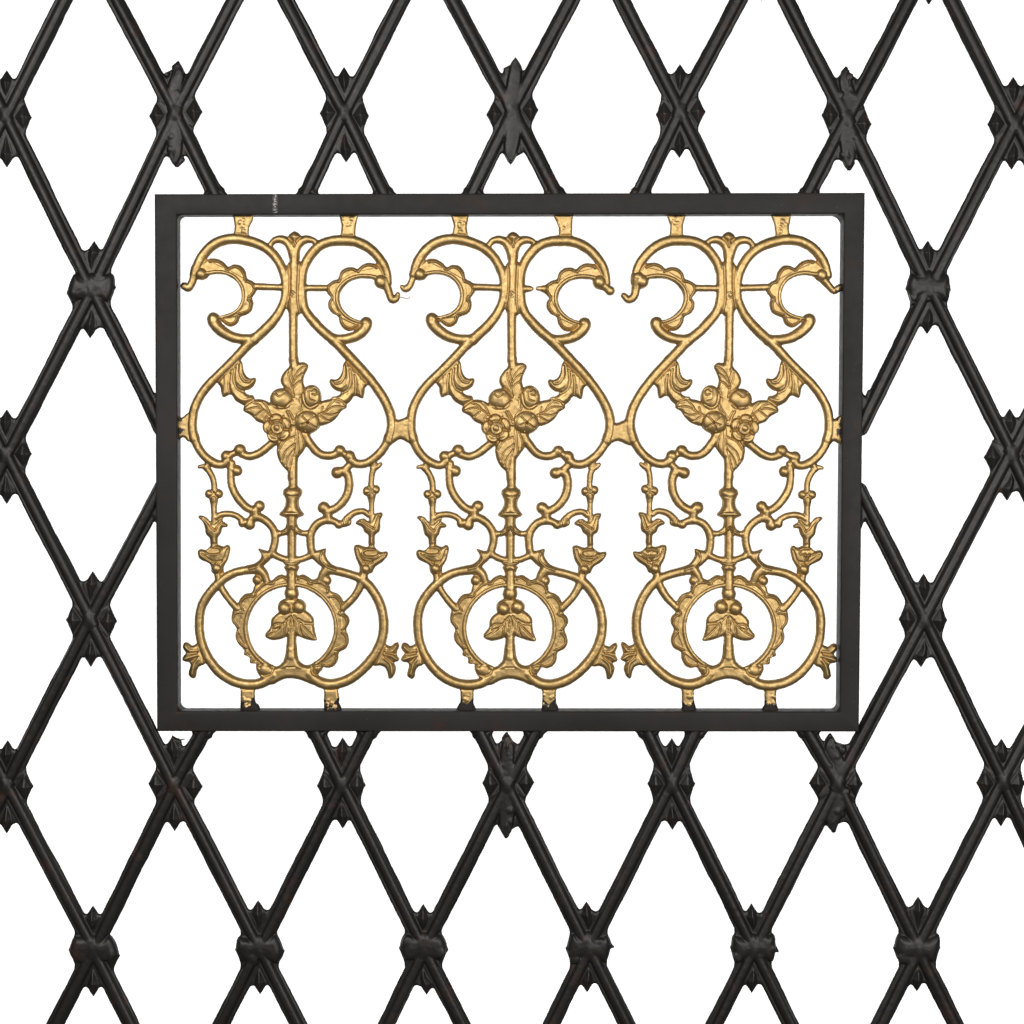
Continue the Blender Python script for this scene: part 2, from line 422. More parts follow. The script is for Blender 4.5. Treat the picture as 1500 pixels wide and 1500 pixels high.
def lattice():
    R = Relief(-135, -95, 1625, 1650, 1.0)
    R.fil = 3.5
    spec = {}
    r = np.random.default_rng(3)
    for a, b, wa, wb in BARS:
        L = R.part('lattice_bar'); spec[L] = 'lattice_bar'
        a = np.array(a, float); b = np.array(b, float)
        n = 9; ss = np.linspace(0, 1, n)
        dirv = (b - a) / np.linalg.norm(b - a); nor = np.array([-dirv[1], dirv[0]])
        ln = np.linalg.norm(b - a)
        bow = r.normal(0, 0.7)
        P = np.array([np.r_[a + (b - a) * s + nor * (bow * math.sin(math.pi * s) + r.normal(0, .25)), 12.3 + r.normal(0, .22)] for s in ss])
        Q = spline(P, step=6)
        e = np.linalg.norm(Q[:, :2] - b, axis=1); g = np.linalg.norm(Q[:, :2] - a, axis=1)
        if wb: Q = np.r_[Q, [[*(b + dirv * 3), 12]]]
        w = R.linedist(Q, 8)
        if w is None: continue
        sl, d, rr = w
        X, Y = np.meshgrid(R.xs[sl[1]], R.ys[sl[0]])
        u = (X - a[0]) * nor[0] + (Y - a[1]) * nor[1]
        off = r.choice([-1, 1]) * r.uniform(0.6, 2.2)          # the rib sits a little to one side
        t = np.clip(-d, 0, None)
        fl = np.sqrt(np.clip(np.minimum(t, 4.2) * (8.4 - np.minimum(t, 4.2)), 0, None))
        rib = 4.0 + 6.3 * np.sqrt(np.clip(1 - ((u - off) / (7.7 + .3*r.normal())) ** 2, 0, 1))
        rib = np.where(np.abs(u - off) < 7.9, rib, 0)
        h = np.maximum(fl, np.minimum(rib, fl + 7))
        h -= 2.0 * np.exp(-((np.abs(u - off) - 8.3) / 1.2) ** 2)   # a fine groove beside the rib
        R.put(sl, d, h, L, 5.0, 1.5)
        if wa or wb:
            p = a if wa else b; dv = dirv if wa else -dirv
            q = p + dv * 13
            for sx in (-1, 1):
                k = np.array([q[0] + sx * (9 + 3 * r.random()), q[1] + (2 if abs(dv[1]) else 0)])
            horizontal = abs(p[0] - FL) > 12 and abs(p[0] - FR) > 12
            edge = (284 if p[1] < 500 else 1072) if horizontal else None
            if horizontal:
                tt = (edge - p[1]) / dv[1] if dv[1] else 0
                c = p + dv * abs(tt)
                s_ = -1 if p[1] < 500 else 1
                R.plate([(c[0]-17-3*r.random(), edge - s_*4), (c[0]-14, edge + s_*2.5), (c[0]-11, edge + s_*8), (c[0]+11, edge + s_*9), (c[0]+15, edge + s_*3), (c[0]+19+3*r.random(), edge - s_*4)], L, 6, k=5, dome=.25)
            else:
                s_ = -1 if p[0] < 500 else 1
                ex = 228 if p[0] < 500 else 1264
                up = p[1] < 680
                y0 = p[1]
                seg = [(ex + s_*8, y0 - 52), (ex + s_*3.0, y0 - 44), (ex - s_*5, y0 - 56), (ex - s_*5, y0 - 10), (ex + s_*4, y0 - 16)] if up else \
                      [(ex + s_*8, y0 + 48), (ex + s_*3.0, y0 + 44), (ex - s_*5, y0 + 58), (ex - s_*5, y0 + 8), (ex + s_*4, y0 + 14)]
                R.plate(seg, L, 5, k=5)
    for row, js in ROWS.items():
        for i, (x, y, kind) in enumerate(js):
            L = R.part('leaf_joint'); spec[L] = 'leaf_joint'
            tp = TIPS.get((row, i), (None,) * 4)
            jt = lambda: r.normal(0, 1.2)
            top = tp[0] or (x + jt(), y - 67 + jt()); bot = tp[1] or (x + jt(), y + 68 + jt())
            lf = tp[2] or (x - 37 + jt(), y + jt()); rt = tp[3] or (x + 37 + jt(), y + jt())
            # low webs between the bars
            for tip, sg in ((top, 1), (bot, -1)):
                R.plate([(x - 1, y - sg * 22), (x - 14, y - sg * 48), (x - 13.5, tip[1] + sg * 16), (tip[0] - 8, tip[1] + sg * 11.5), (tip[0] - 3, tip[1] + sg * 3.5), (tip[0], tip[1] - sg * 0.8), (tip[0] + 3, tip[1] + sg * 3.5), (tip[0] + 8, tip[1] + sg * 11.5),
                         (x + 13.5, tip[1] + sg * 16), (x + 14, y - sg * 48)], L, 4.2, k=7, smooth=False)
            for tip, sg in ((lf, 1), (rt, -1)):
                R.plate([(x - sg * 4, y - 12), (x - sg * 26, tip[1] - 25), (tip[0] + sg * 3, tip[1] - 5), (tip[0], tip[1]), (tip[0] + sg * 3, tip[1] + 5), (x - sg * 26, tip[1] + 25), (x - sg * 4, y + 12)], L, 4.4, k=6, smooth=False)
            # raised leaves: hipped diamonds with a spine
            def leaf(P, hh, spine):
                w = R.polydist(np.array(P, float))
                if w is None: return
                sl, d, X, Y = w
                t = np.clip(-d, 0, 9)
                h = 4.2 + hh * t
                m = d < 0
                H = R.H[sl]; H[m] = smax(H[m], h[m], 0.8)
                R.mark(spine, 0.9, 1.3, smooth=False)
                ring = np.array(P + [P[0]], float)
                R.mark(ring, -1.0, 1.3, smooth=False)
            for tip, sg in ((top, 1), (bot, -1)):
                ty = tip[1]; q = y - sg * 27
                leaf([(tip[0], ty + sg * 1.5), (tip[0] + 8.5, ty + sg * 18), (x + 5, ty + sg * 29), (x, q), (x - 5, ty + sg * 29), (tip[0] - 8.5, ty + sg * 18)], 0.78, [(tip[0], ty + sg * 6), (x, ty + sg * 30)])
            for tip, sg in ((lf, 1), (rt, -1)):
                tx = tip[0]; ex = tx + sg * 25
                leaf([(tx + sg * 2, tip[1]), (tx + sg * 12, tip[1] - 19), (ex, tip[1]), (tx + sg * 12, tip[1] + 19)], 0.72, [(tx + sg * 10.5, tip[1] - 11), (tx + sg * 10.5, tip[1] + 11)])
            R.ball(x, y, 10, L, z=2.5, ry=14, flat=.9, outline=False, hk=4)
            if (row, i) == ('F', 1):          # the torn leaf under the frame corner
                R.plate([(252, 1077), (258, 1080.5), (266, 1083), (267, 1092), (262, 1104), (250, 1100)], L, 4, smooth=False)
            # weld that was run over the joint
            if kind in 'vV':
                tube = [(top[0], top[1] + 9, 5), (top[0] + jt(), top[1] + 22, 9), (x + jt(), y - 34, 10), (x + jt(), y - 16, 11.5), (x, y, 10), (x + jt(), y + 16, 12), (x + jt(), y + 34, 11.5), (bot[0], bot[1] - 20, 9.5), (bot[0], bot[1] - 8, 5)]
                R.tube(tube, L, flat=.3, z=8.0 if kind == 'v' else 6.0)
                if kind == 'V':
                    for _ in range(16):
                        v = r.uniform(-62, 62)
                        R.ball(x + r.normal(0, 5), y + v, r.uniform(2.5, 6), L, z=7.2 + r.uniform(-1, 1.5), flat=.4, outline=False)
                    R.tube([(top[0] - 5 + jt(), top[1] + 8, 3), (top[0] + jt()*.6, top[1] + 2, 2.2)], L, smooth=False)
                    R.tube([(bot[0] + 6 + jt(), bot[1] - 10, 3.4), (bot[0] + 2 + jt(), bot[1] - 2, 3)], L, smooth=False)
            if kind == 'h':
                yy = y + r.normal(0, 1)
                j2 = lambda: r.normal(0, 1.8)
                R.plate([(lf[0] + 2, lf[1] + j2()), (x - 27 + j2(), yy - 20 + j2()), (x - 12, yy - 19 + j2()), (x, yy - 24 + j2()), (x + 12, yy - 18 + j2()), (x + 27 + j2(), yy - 20 + j2()), (rt[0] - 2, rt[1] + j2()),
                         (x + 26 + j2(), yy + 17 + j2()), (x + 12, yy + 15 + j2()), (x, yy + 11 + j2()), (x - 12, yy + 15 + j2()), (x - 26 + j2(), yy + 18 + j2())], L, 10.6, dome=.1)
                for _ in range(9):
                    R.ball(x + r.uniform(-26, 26), yy + r.normal(0, 7), r.uniform(4, 9), L, z=8.0 + r.uniform(-1, 1), flat=.35, outline=False)
                if r.random() < .35: R.tube([(rt[0] - 6, rt[1] - 2, 5), (rt[0] + 1, rt[1] + r.uniform(-8, 8), 2)], L, smooth=False)
    # each joint owns everything inside its own outline
    first = len(BARS) + 1
    k = first
    for row, js in ROWS.items():
        for (x, y, kind) in js:
            w = R.win(x - 46, y - 84, x + 46, y + 84)
            if w is not None:
                sl, X, Y = w
                q = (np.abs(X - x) / 44) ** 2.2 + (np.abs(Y - y) / 62) ** 2.2 < 1
                q |= (np.abs(X - x) < 13) & (np.abs(Y - y) < 82) & (np.abs(Y - y) > 40)
                lab = R.L[sl]; lab[q] = k
                o = (~q) & (lab == k); 
            k += 1
    # leftover joint cells outside their own region go to the nearest bar
    R.finish(11, 0.16, 0.07, 1)
    out = build_relief(R, lambda L: (spec.get(int(L), 'lattice_bar'), IRON), lambda L, o: gate, back=7.0)
    print('lattice', len(out), 'parts', round(time.time() - T0, 1))
lattice()

# thin burr that hangs off the torn leaf tip under the frame
def wire(name, pts, r, mat, parent):
    cu = bpy.data.curves.new(name, 'CURVE'); cu.dimensions = '3D'; cu.bevel_depth = r * MM; cu.bevel_resolution = 2
    sp = cu.splines.new('POLY'); sp.points.add(len(pts) - 1)
    for p, (x, y, d) in zip(sp.points, pts): p.co = ((x - CX) * MM, -d * MM, (CZ - y) * MM, 1)
    tmp = bpy.data.objects.new(name, cu); coll.objects.link(tmp)
    me = bpy.data.meshes.new_from_object(tmp.evaluated_get(bpy.context.evaluated_depsgraph_get()))
    bpy.data.objects.remove(tmp); me.name = name
    me.materials.clear(); me.materials.append(mat)
    for p in me.polygons: p.use_smooth = True
    o = bpy.data.objects.new(name, me); coll.objects.link(o); o.parent = parent
    return o
wire('burr', [(255, 1083, 2), (263, 1083.5, 4), (268, 1082.5, 4), (271, 1082.0, 4)], 0.9, WELD, gate)

# ---- the square tube frame ----------------------------------------
CAM_D, PPX, PPY = 2.5, 720.0, 620.0
FD = 16.0                                        # half depth of the tube
kf = 1 - FD * MM / CAM_D
def front(p): return np.array([PPX + (p[0] - PPX) * kf, PPY + (p[1] - PPY) * kf])
OUT = [front(p) for p in ((226.0, 284.0), (1267.3, 282.0), (1258.6, 1072.2), (229.6, 1071.6))]
INN = [front(p) for p in ((259.0, 314.6), (1236.8, 313.2), (1230.0, 1042.4), (260.0, 1042.0))]
def rail(i):
    """hollow-section rail between two mitres; rounded long edges"""
    A0, A1, B0, B1 = OUT[i], INN[i], OUT[(i + 1) % 4], INN[(i + 1) % 4]
    wid = np.linalg.norm(A1 - A0) / math.sqrt(2)
    prof = []
    rr = 2.8
    for (sx, sy) in ((0, -1), (1, -1), (1, 1), (0, 1)):
        cx = rr if sx == 0 else wid - rr; cy = sy * (FD - rr)
        base = {(0, -1): math.pi, (1, -1): 1.5 * math.pi, (1, 1): 0.0, (0, 1): .5 * math.pi}[(sx, sy)]
        for k in range(5):
            t = base + k / 4 * math.pi / 2
            prof.append((cx + rr * math.cos(t), cy + rr * math.sin(t)))
    n = len(prof); NS = 24
    vs = []
    for s in range(NS + 1):
        f = s / NS
        for (u, d) in prof:
            a = u / wid
            P = (A0 + (A1 - A0) * a) * (1 - f) + (B0 + (B1 - B0) * a) * f
            vs.append(((P[0] - CX) * MM, d * MM, (CZ - P[1]) * MM))
    fs = []
    for s in range(NS):
        for k in range(n):
            a = s * n + k; b = s * n + (k + 1) % n
            fs.append((a, b, b + n, a + n))
    me = bpy.data.meshes.new('frame_rail'); me.from_pydata(vs, [], fs); me.update()
    import bmesh
    bm = bmesh.new(); bm.from_mesh(me); bmesh.ops.recalc_face_normals(bm, faces=bm.faces); bm.to_mesh(me); bm.free()
    me.materials.append(TUBE)
    for p in me.polygons: p.use_smooth = True
    me.set_sharp_from_angle(angle=math.radians(40))
    o = bpy.data.objects.new('frame_rail', me); coll.objects.link(o); o.parent = gate
    return o
for i in range(4): rail(i)

# little weld fillets in the four inner corners, set back from the front
def corner_weld(i, r):
    c = INN[i]; sx = 1 if i in (0, 3) else -1; sy = 1 if i in (0, 1) else -1
    vs = []; fs = []
    K = 8
    for d in (-FD + 6.0, FD - 3.0):
        rr = r if d > 0 else r * .85
        vs.append(((c[0] - sx * 1.0 - CX) * MM, d * MM, (CZ - (c[1] - sy * 1.0)) * MM))
        for k in range(K + 1):
            t = k / K * math.pi / 2
            x = c[0] + sx * (rr - rr * math.sin(t)); y = c[1] + sy * (rr - rr * math.cos(t))
            if k == 0: y -= sy * 1.0
            if k == K: x -= sx * 1.0
            vs.append(((x - CX) * MM, d * MM, (CZ - y) * MM))
    n = K + 2
    for k in range(1, n - 1): fs += [(0, k, k + 1), (n, n + k + 1, n + k), (k, n + k, n + k + 1, k + 1)]
    fs += [(0, n, n + 1, 1), (0, n - 1, 2 * n - 1, n)]
    me = bpy.data.meshes.new('corner_weld'); me.from_pydata(vs, [], fs)
    import bmesh
    bm = bmesh.new(); bm.from_mesh(me); bmesh.ops.recalc_face_normals(bm, faces=bm.faces); bm.to_mesh(me); bm.free()
    me.materials.append(WELD)
    o = bpy.data.objects.new('corner_weld', me); coll.objects.link(o); o.parent = gate
for i, r in enumerate((8, 14, 8, 10)): corner_weld(i, r)

# ---- the gold castings --------------------------------------------
CROP = {'T1': (580, 330, 8.3333), 'T2': (740, 330, 8.3333), 'A': (580, 310, 4.4118), 'B': (580, 640, 3.5714), 'M': (660, 520, 8.3333),
        'L1': (590, 670, 9.375), 'L2': (740, 670, 9.375), 'K1': (580, 830, 8.3333), 'K2': (740, 830, 8.3333), 'N': (630, 490, 7.1429),
        'A1': (260, 310, 4.4118), 'A3': (900, 310, 4.4118), 'B1': (260, 640, 3.5714), 'B3': (900, 640, 3.5714), 'px': (0, 0, 1.0)}

def casting(idx):
    """idx 0,1: the same casting; idx 2: the mirror-handed one"""
    x0 = (262, 579, 898)[idx]; x1 = (601, 925, 1236)[idx]
    R = Relief(x0 - 4, 306, x1 + 4, 1050, 0.62)
    spec = {0: ('scroll_casting', GOLD)}
    def T(p):
        x, y = p[0], p[1]
        if idx == 0: x, y = x - 320, y - 0.6
        if idx == 2:
            x = 1068.3 - (x - 750)
            dx, dy = x - 1068.3, y - 420
            x, y = x - 0.0083 * dy, y + 0.0083 * dx
        return [x, y]
    def C(c, pts, raw=False):
        ox, oy, s = CROP[c]
        out = []
        for p in pts:
            q = [ox + p[0] / s, oy + p[1] / s]
            if not raw: q = T(q)
            out.append(q + [p[2] / s] if len(p) > 2 else q)
        return np.array(out, float)
    def part(name, mat=GOLD):
        L = R.part(name); spec[L] = (name, mat); return L
    def tube(c, pts, L=0, raw=False, **k): R.tube(C(c, pts, raw), L, **k)
    def plate(c, pts, L, RR=4.0, raw=False, **k): R.plate(C(c, pts, raw), L, RR, **k)
    def ball(c, x, y, r, L=0, ry=None, **k):
        s = CROP[c][2]; q = C(c, [(x, y)])[0]
        R.ball(q[0], q[1], r / s, L, ry=(ry / s if ry else None), **k)
    def mark(c, pts, a, w): R.mark(C(c, pts), a, w)
    marks = []                                   # engraved after all masses are laid
    def later(c, pts, a, w): marks.append((c, pts, a, w))

    # -- tabs that tie the casting to the frame
    tab = [part('tie_tab') for _ in range(4)]
    tops = [[('A1', [(358,22),(490,22),(484,60),(462,100),(458,150),(366,150),(372,90)]), ('A1', [(1048,22),(1168,22),(1158,60),(1150,110),(1145,158),(1058,158),(1062,90)])],
            [('A', [(356,22),(468,22),(464,60),(457,100),(464,155),(368,155),(375,90)]), ('A', [(1016,22),(1142,22),(1138,80),(1136,155),(1056,158),(1054,105),(1036,60)])],
            [('A3', [(340,22),(460,22),(448,60),(441,90),(440,158),(358,158),(362,90)]), ('A3', [(1012,22),(1140,22),(1134,60),(1126,100),(1126,158),(1044,158),(1034,80)])]][idx]
    bots = [[('B1', [(332,1320),(402,1320),(404,1370),(414,1428),(330,1428)]), ('B1', [(768,1320),(838,1320),(846,1370),(838,1428),(768,1428)])],
            [('B', [(338,1320),(405,1320),(404,1390),(408,1428),(330,1428),(340,1380)]), ('B', [(768,1320),(836,1320),(836,1390),(844,1428),(764,1428)])],
            [('B3', [(352,1310),(414,1310),(412,1360),(426,1428),(356,1428)]), ('B3', [(786,1310),(846,1310),(844,1370),(850,1428),(786,1428)])]][idx]
    for L, (c, p) in zip(tab, tops + bots):
        plate(c, p, L, 3.6, raw=True, smooth=False, bias=-1)
        q = C(c, p, True); cc = q.mean(0)
        for _ in range(5):
            R.ball(cc[0] + rng.normal(0, 5), cc[1] + rng.normal(0, 7), rng.uniform(2, 4.5), L, z=2.6, flat=.55, outline=False)
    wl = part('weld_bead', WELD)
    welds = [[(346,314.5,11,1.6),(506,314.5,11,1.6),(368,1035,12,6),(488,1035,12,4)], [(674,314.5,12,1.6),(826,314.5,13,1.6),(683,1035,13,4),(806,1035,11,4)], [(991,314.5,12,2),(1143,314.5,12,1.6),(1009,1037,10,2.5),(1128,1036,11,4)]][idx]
    # side ties at the widest point of the heart
    st = part('side_tie')
    if idx == 0: plate('px', [(258,607),(266,612),(277,606),(279,630),(277,646),(268,640),(258,646)], st, 4, raw=True, bias=-1)
    if idx == 1: plate('px', [(572,612),(584,615),(600,611),(602,630),(600,648),(586,643),(572,648)], st, 5.5, raw=True, bias=-1)
    if idx == 2:
        plate('px', [(890,616),(903,620),(924,613),(926,632),(924,652),(906,646),(890,648)], st, 5.5, raw=True, bias=-1)
        s2 = part('side_tie'); plate('px', [(1210,612),(1222,614),(1236,608),(1236,652),(1222,646),(1210,648)], s2, 5, raw=True, bias=-1)
    if idx == 0:
        pass

    # -- left upper scroll, its lower curl and the heart side
    tube('T1', [(215,600,50),(255,470,58),(320,360,60),(410,265,61),(520,200,62),(640,172,62),(750,172,62),(870,195,62),(990,235,60),(1090,290,58),(1170,360,57),(1235,450,56),(1285,550,55),(1310,650,52),(1318,750,50),(1315,850,50),(1300,930,50),(1265,1020,52),(1215,1110,56),(1130,1215,60),(1030,1315,62),(930,1400,62)])
    tube('A', [(492,829,33),(440,880,31),(370,955,30),(290,1035,29),(210,1112,28),(150,1190,28),(112,1270,28.5),(98,1340,29),(97,1410,30),(110,1470,31)])
    tube('B', [(85,0,23),(110,60,22),(150,110,22),(200,142,22),(240,145,21),(262,125,22)])
    ball('B', 256, 103, 29)
    tube('T1', [(930,1400,56),(850,1395,58),(760,1390,60),(660,1365,62),(560,1310,66),(480,1240,68),(440,1180,70),(440,1150,70)])
    ball('T1', 440, 1145, 74, flat=.9)
    # -- right upper scroll
    tube('T2', [(1240,700,42),(1225,600,48),(1195,510,54),(1160,450,56),(1085,355,58),(1000,280,60),(900,225,62),(800,195,64),(700,190,64),(570,195,62),(460,225,60),(370,280,60),(290,370,58),(235,460,56),(200,560,54),(188,650,52),(186,750,52),(190,850,52),(198,930,52),(215,1010,54),(255,1090,56),(320,1170,58),(400,1260,60),(490,1340,60),(570,1400,60)])
    tube('A', [(1008,829,33),(1060,885,32),(1130,960,32),(1200,1035,31),(1265,1112,30),(1320,1190,30),(1362,1270,30),(1382,1340,31),(1383,1410,32),(1365,1480,32)])
    tube('B', [(1110,0,23),(1085,50,22),(1045,100,22),(990,138,22),(940,142,23),(910,125,24)])
    ball('B', 900, 104, 30)
    tube('T2', [(570,1400,52),(640,1397,56),(740,1390,60),(850,1355,62),(935,1290,64),(975,1225,66),(968,1200,66)])
    ball('T2', 968, 1198, 70, flat=.9)
    # -- tails of the upper scrolls, different on every casting
    if idx == 0:
        tube('A1', [(45,482,24),(72,490,26),(95,455,24),(108,405,27),(118,370,30)], raw=True)
        tube('A1', [(1335,445,34),(1362,510,24),(1386,566,24),(1412,562,22),(1424,535,13)], raw=True)
    elif idx == 1:
        tube('T1', [(75,755,24),(120,775,46),(168,735,40),(200,660,38),(215,600,46)], raw=True)
        tube('T2', [(1180,720,60),(1240,770,48),(1280,800,54)], raw=True); 
    else:
        tube('A3', [(62,545,19),(92,570,23),(128,545,25),(140,490,28),(150,430,42)], raw=True)
        tube('A3', [(1335,420,30),(1385,480,22),(1418,512,20),(1445,497,21),(1468,487,22)], raw=True)
    # -- scalloped crests
    def crest(name, c, outer, inner, rim, ridges, boss):
        L = part(name)
        plate(c, outer + inner, L, 3.9, bias=0.6)
        tube(c, rim, L, z=3.4, bias=1.0, k=1.6)
        for r_ in ridges:
            later(c, r_, 2.2, 1.25); marks.append(('basin', (C(c, r_), 3.3)))
        if boss: ball(c, *boss, L, z=2.2, flat=.8)
        return L
    crest('crest', 'T1', [(395,415),(440,412),(490,418),(560,455),(620,515),(690,487),(770,500),(830,570),(850,655),(920,695),(960,760),(955,820),(910,890),(925,960),(900,1050),(840,1095),(770,1120),(740,1190),(680,1235),(620,1235),(560,1190),(515,1140)],
          [(590,1098),(670,1070),(740,1010),(782,920),(785,820),(745,720),(670,645),(580,603),(480,597),(395,612),(340,660),(250,640),(250,560),(310,470)],
          [(330,585,16),(380,590,20),(480,575,20),(580,585,20),(680,625,20),(750,690,20),(795,770,20),(808,860,20),(795,950,20),(750,1030,20),(680,1085,20),(600,1115,18),(520,1128,16)],
          [[(400,450),(490,450),(555,490),(610,550)],[(625,550),(690,518),(755,535),(805,595),(825,665)],[(840,690),(900,718),(935,770),(920,830),(870,885)],[(865,910),(893,960),(870,1040),(800,1070),(745,1085)],[(730,1115),(712,1170),(660,1205),(600,1190),(545,1145)]],
          (290, 600, 72))
    crest('crest', 'T2', [(1115,490),(1050,470),(980,468),(910,500),(865,540),(810,520),(730,525),(660,575),(630,660),(570,680),(510,720),(490,770),(495,830),(540,890),(510,940),(515,1020),(560,1080),(630,1120),(650,1200),(700,1270),(770,1295),(840,1270),(900,1225)],
          [(880,1168),(845,1165),(770,1130),(700,1060),(655,980),(640,900),(655,820),(710,740),(790,680),(880,655),(980,655),(1075,670),(1110,750),(1190,780),(1220,700),(1190,600)],
          [(1120,650,16),(1080,640,20),(1000,625,20),(900,625,20),(800,650,20),(710,700,20),(640,780,20),(615,870,20),(625,960,20),(670,1050,20),(740,1120,20),(820,1165,18),(890,1188,16)],
          [[(1100,525),(1040,500),(980,497),(920,525),(880,575)],[(850,565),(790,545),(720,563),(675,605),(652,680)],[(640,695),(570,708),(520,750),(515,800),(560,880)],[(560,900),(533,960),(547,1020),(600,1085),(655,1100)],[(660,1135),(683,1200),(730,1248),(790,1258),(860,1222)]],
          (1150, 695, 80))
    # -- cross pins
    tube('T1', [(940,752,40),(1290,765,40)])
    if idx == 1:
        tube('T2', [(200,775,40),(290,775,36),(318,775,24)]); tube('T2', [(402,772,24),(430,773,28),(500,780,50)])
    else:
        tube('T2', [(200,772,38),(510,770,36)])
    # -- stem with the little fleur on top
    sm = part('stem')
    tube('T2', [(98,240,52),(97,330,54),(94,450,56),(90,600,60),(87,750,62),(84,850,62),(82,950,60),(80,1050,56),(80,1150,53),(80,1400,52),(82,1640,52)], sm, z=.6)
    tube('M', [(752,60,53),(760,160,56),(750,300,40)])
    tube('M', [(725,1380,50),(733,1440,52),(735,1500,52)])
    plate('T1', [(1348,480),(1395,445),(1470,445),(1520,480),(1560,590),(1560,780),(1545,950),(1490,1090),(1375,1090),(1320,950),(1300,780),(1315,600)], sm, 6.3)
    fl = part('fleur')
    tube('T1', [(1125,260,34),(1152,220,34),(1195,186,40),(1270,178,48),(1340,210,53),(1388,285,56),(1415,380,54)], fl)
    tube('T2', [(385,258,34),(360,222,33),(315,188,38),(240,178,48),(165,210,53),(115,285,56),(98,380,54)], fl)
    plate('T1', [(1352,152),(1385,104),(1432,82),(1480,104),(1510,152),(1472,205),(1432,262),(1392,205)], fl, 7.5, dome=.2)
    later('T1', [(1330,150),(1395,195),(1432,265)], -1.5, 1.2); later('T2', [(200,150),(135,195),(98,265)], -1.5, 1.2)
    ball('T2', 72, 850, 36, sm, z=4.4, flat=.9, outline=False)
    later('T2', [(40,850),(72,815),(108,850),(72,888),(40,850)], -1.1, .9)
    if idx < 2: later('T2', [(65,845),(82,855)], -2.2, 1.6)
    for pts in ([(1355,420),(1372,560),(1375,700),(1365,850),(1345,980),(1330,1060)],): later('T1', pts, -2.2, 1.2)
    for pts in ([(150,420),(148,560),(143,700),(138,850),(145,980),(160,1060)],): later('T2', pts, -1.7, 1.3)

    # -- acanthus sprays
    NP = [(285,270),(318,300),(332,380),(362,440),(405,464),(450,458),(464,482),(442,535),(395,575),(345,592),(360,622),(400,640),(435,645),(446,685),(400,715),(355,745),(300,725),(250,690),(215,640),(185,632),(125,658),(105,620),(95,550),(68,505),(120,430),(200,350)]
    NR = [[(280,330),(268,430),(292,512),(352,548),(410,522),(448,480)],[(225,380),(207,480),(222,580),(272,652),(332,690),(405,682)],[(150,430),(150,520),(128,640)]]
    NG = [[(248,360),(238,470),(265,560),(325,600)],[(198,420),(186,520),(190,620)],[(300,320),(305,420),(345,490),(400,500)],[(235,560),(290,640),(350,665)]]
    def mirrorN(P): return [((748.9 * 2 - (630 + p[0] / 7.1429) - 630) * 7.1429, p[1] + 14) for p in P]
    for f in (lambda P: P, mirrorN):
        L = part('acanthus_leaf')
        plate('N', f(NP), L, 5.0, bias=.5, dome=.1)
        for q in NR: later('N', f(q), 0.9, 2.2)
        for q in NG[:3]: later('N', f(q), -1.7, 1.7)

    # -- bouquet
    L = part('bouquet')
    plate('M', [(430,620),(600,560),(760,480),(1000,560),(1060,640),(1080,850),(960,960),(860,1000),(560,1060),(450,1010),(400,840)], L, 5.5, bias=3)
    plate('M', [(720,130),(800,108),(880,98),(928,138),(912,190),(880,260),(868,330),(882,400),(860,490),(800,580),(720,480),(640,410),(602,350),(600,290),(632,220),(690,160)], L, 5.4, bias=3, dome=.05)
    plate('M', [(138,682),(160,620),(250,560),(340,550),(430,575),(520,640),(620,700),(690,780),(640,840),(480,880),(380,840),(300,810),(240,745),(180,712)], L, 5.4, bias=3, dome=.05)
    plate('M', [(1397,640),(1360,580),(1290,540),(1200,545),(1100,570),(1030,620),(960,700),(1000,800),(1080,862),(1150,850),(1220,815),(1280,760),(1330,690)], L, 5.4, bias=3, dome=.05)
    plate('M', [(770,870),(870,900),(945,960),(922,1050),(892,1140),(830,1230),(772,1290),(742,1350),(722,1425),(690,1425),(620,1365),(568,1280),(545,1180),(560,1090),(620,1000),(700,930)], L, 5.6, bias=3, dome=.06)
    FR_ = part('rosebud'); ball('M', 605, 542, 140, FR_, ry=132, z=4.2, flat=.5, bias=5)
    FR2 = part('rosebud'); ball('M', 968, 522, 122, FR2, ry=148, z=4.2, flat=.5, bias=5)
    PG = part('fruit'); ball('M', 922, 822, 152, PG, ry=138, z=4.6, flat=.48, bias=5)
    FW = part('flower')
    for k in range(5):
        t = math.radians(-100 + 72 * k)
        ball('M', 560 + 102 * math.cos(t), 900 + 98 * math.sin(t), 84, FW, z=5.6, flat=.55, bias=5, outline=(k in (2, 3, 4)), hk=.6)
    ball('M', 560, 895, 88, FW, z=6.0, flat=.5, outline=False, hk=.6)
    for k in range(5):
        t = math.radians(-100 + 72 * k); t2 = t + math.radians(36)
        R_ = []
        for a in range(-30, 31, 10):
            tt = t + math.radians(a); rr = 160 - 0.022 * a * a
            R_.append((560 + rr * math.cos(tt), 900 + rr * math.sin(tt)))
        later('M', R_, 1.2, 1.2)
        later('M', [(560 + 90 * math.cos(t2), 900 + 90 * math.sin(t2)), (560 + 160 * math.cos(t2), 900 + 160 * math.sin(t2))], -2.0, 1.3)
    later('M', [(560 + 92 * math.cos(q / 12 * 6.2832), 895 + 92 * math.sin(q / 12 * 6.2832)) for q in range(13)], -2.0, 1.3)
    later('M', [(560 + 62 * math.cos(q / 12 * 6.2832), 895 + 62 * math.sin(q / 12 * 6.2832)) for q in range(13)], 1.2, 1.0)
    marks.append(('ball', (555, 890, 46, FW)))
    V = -1.7
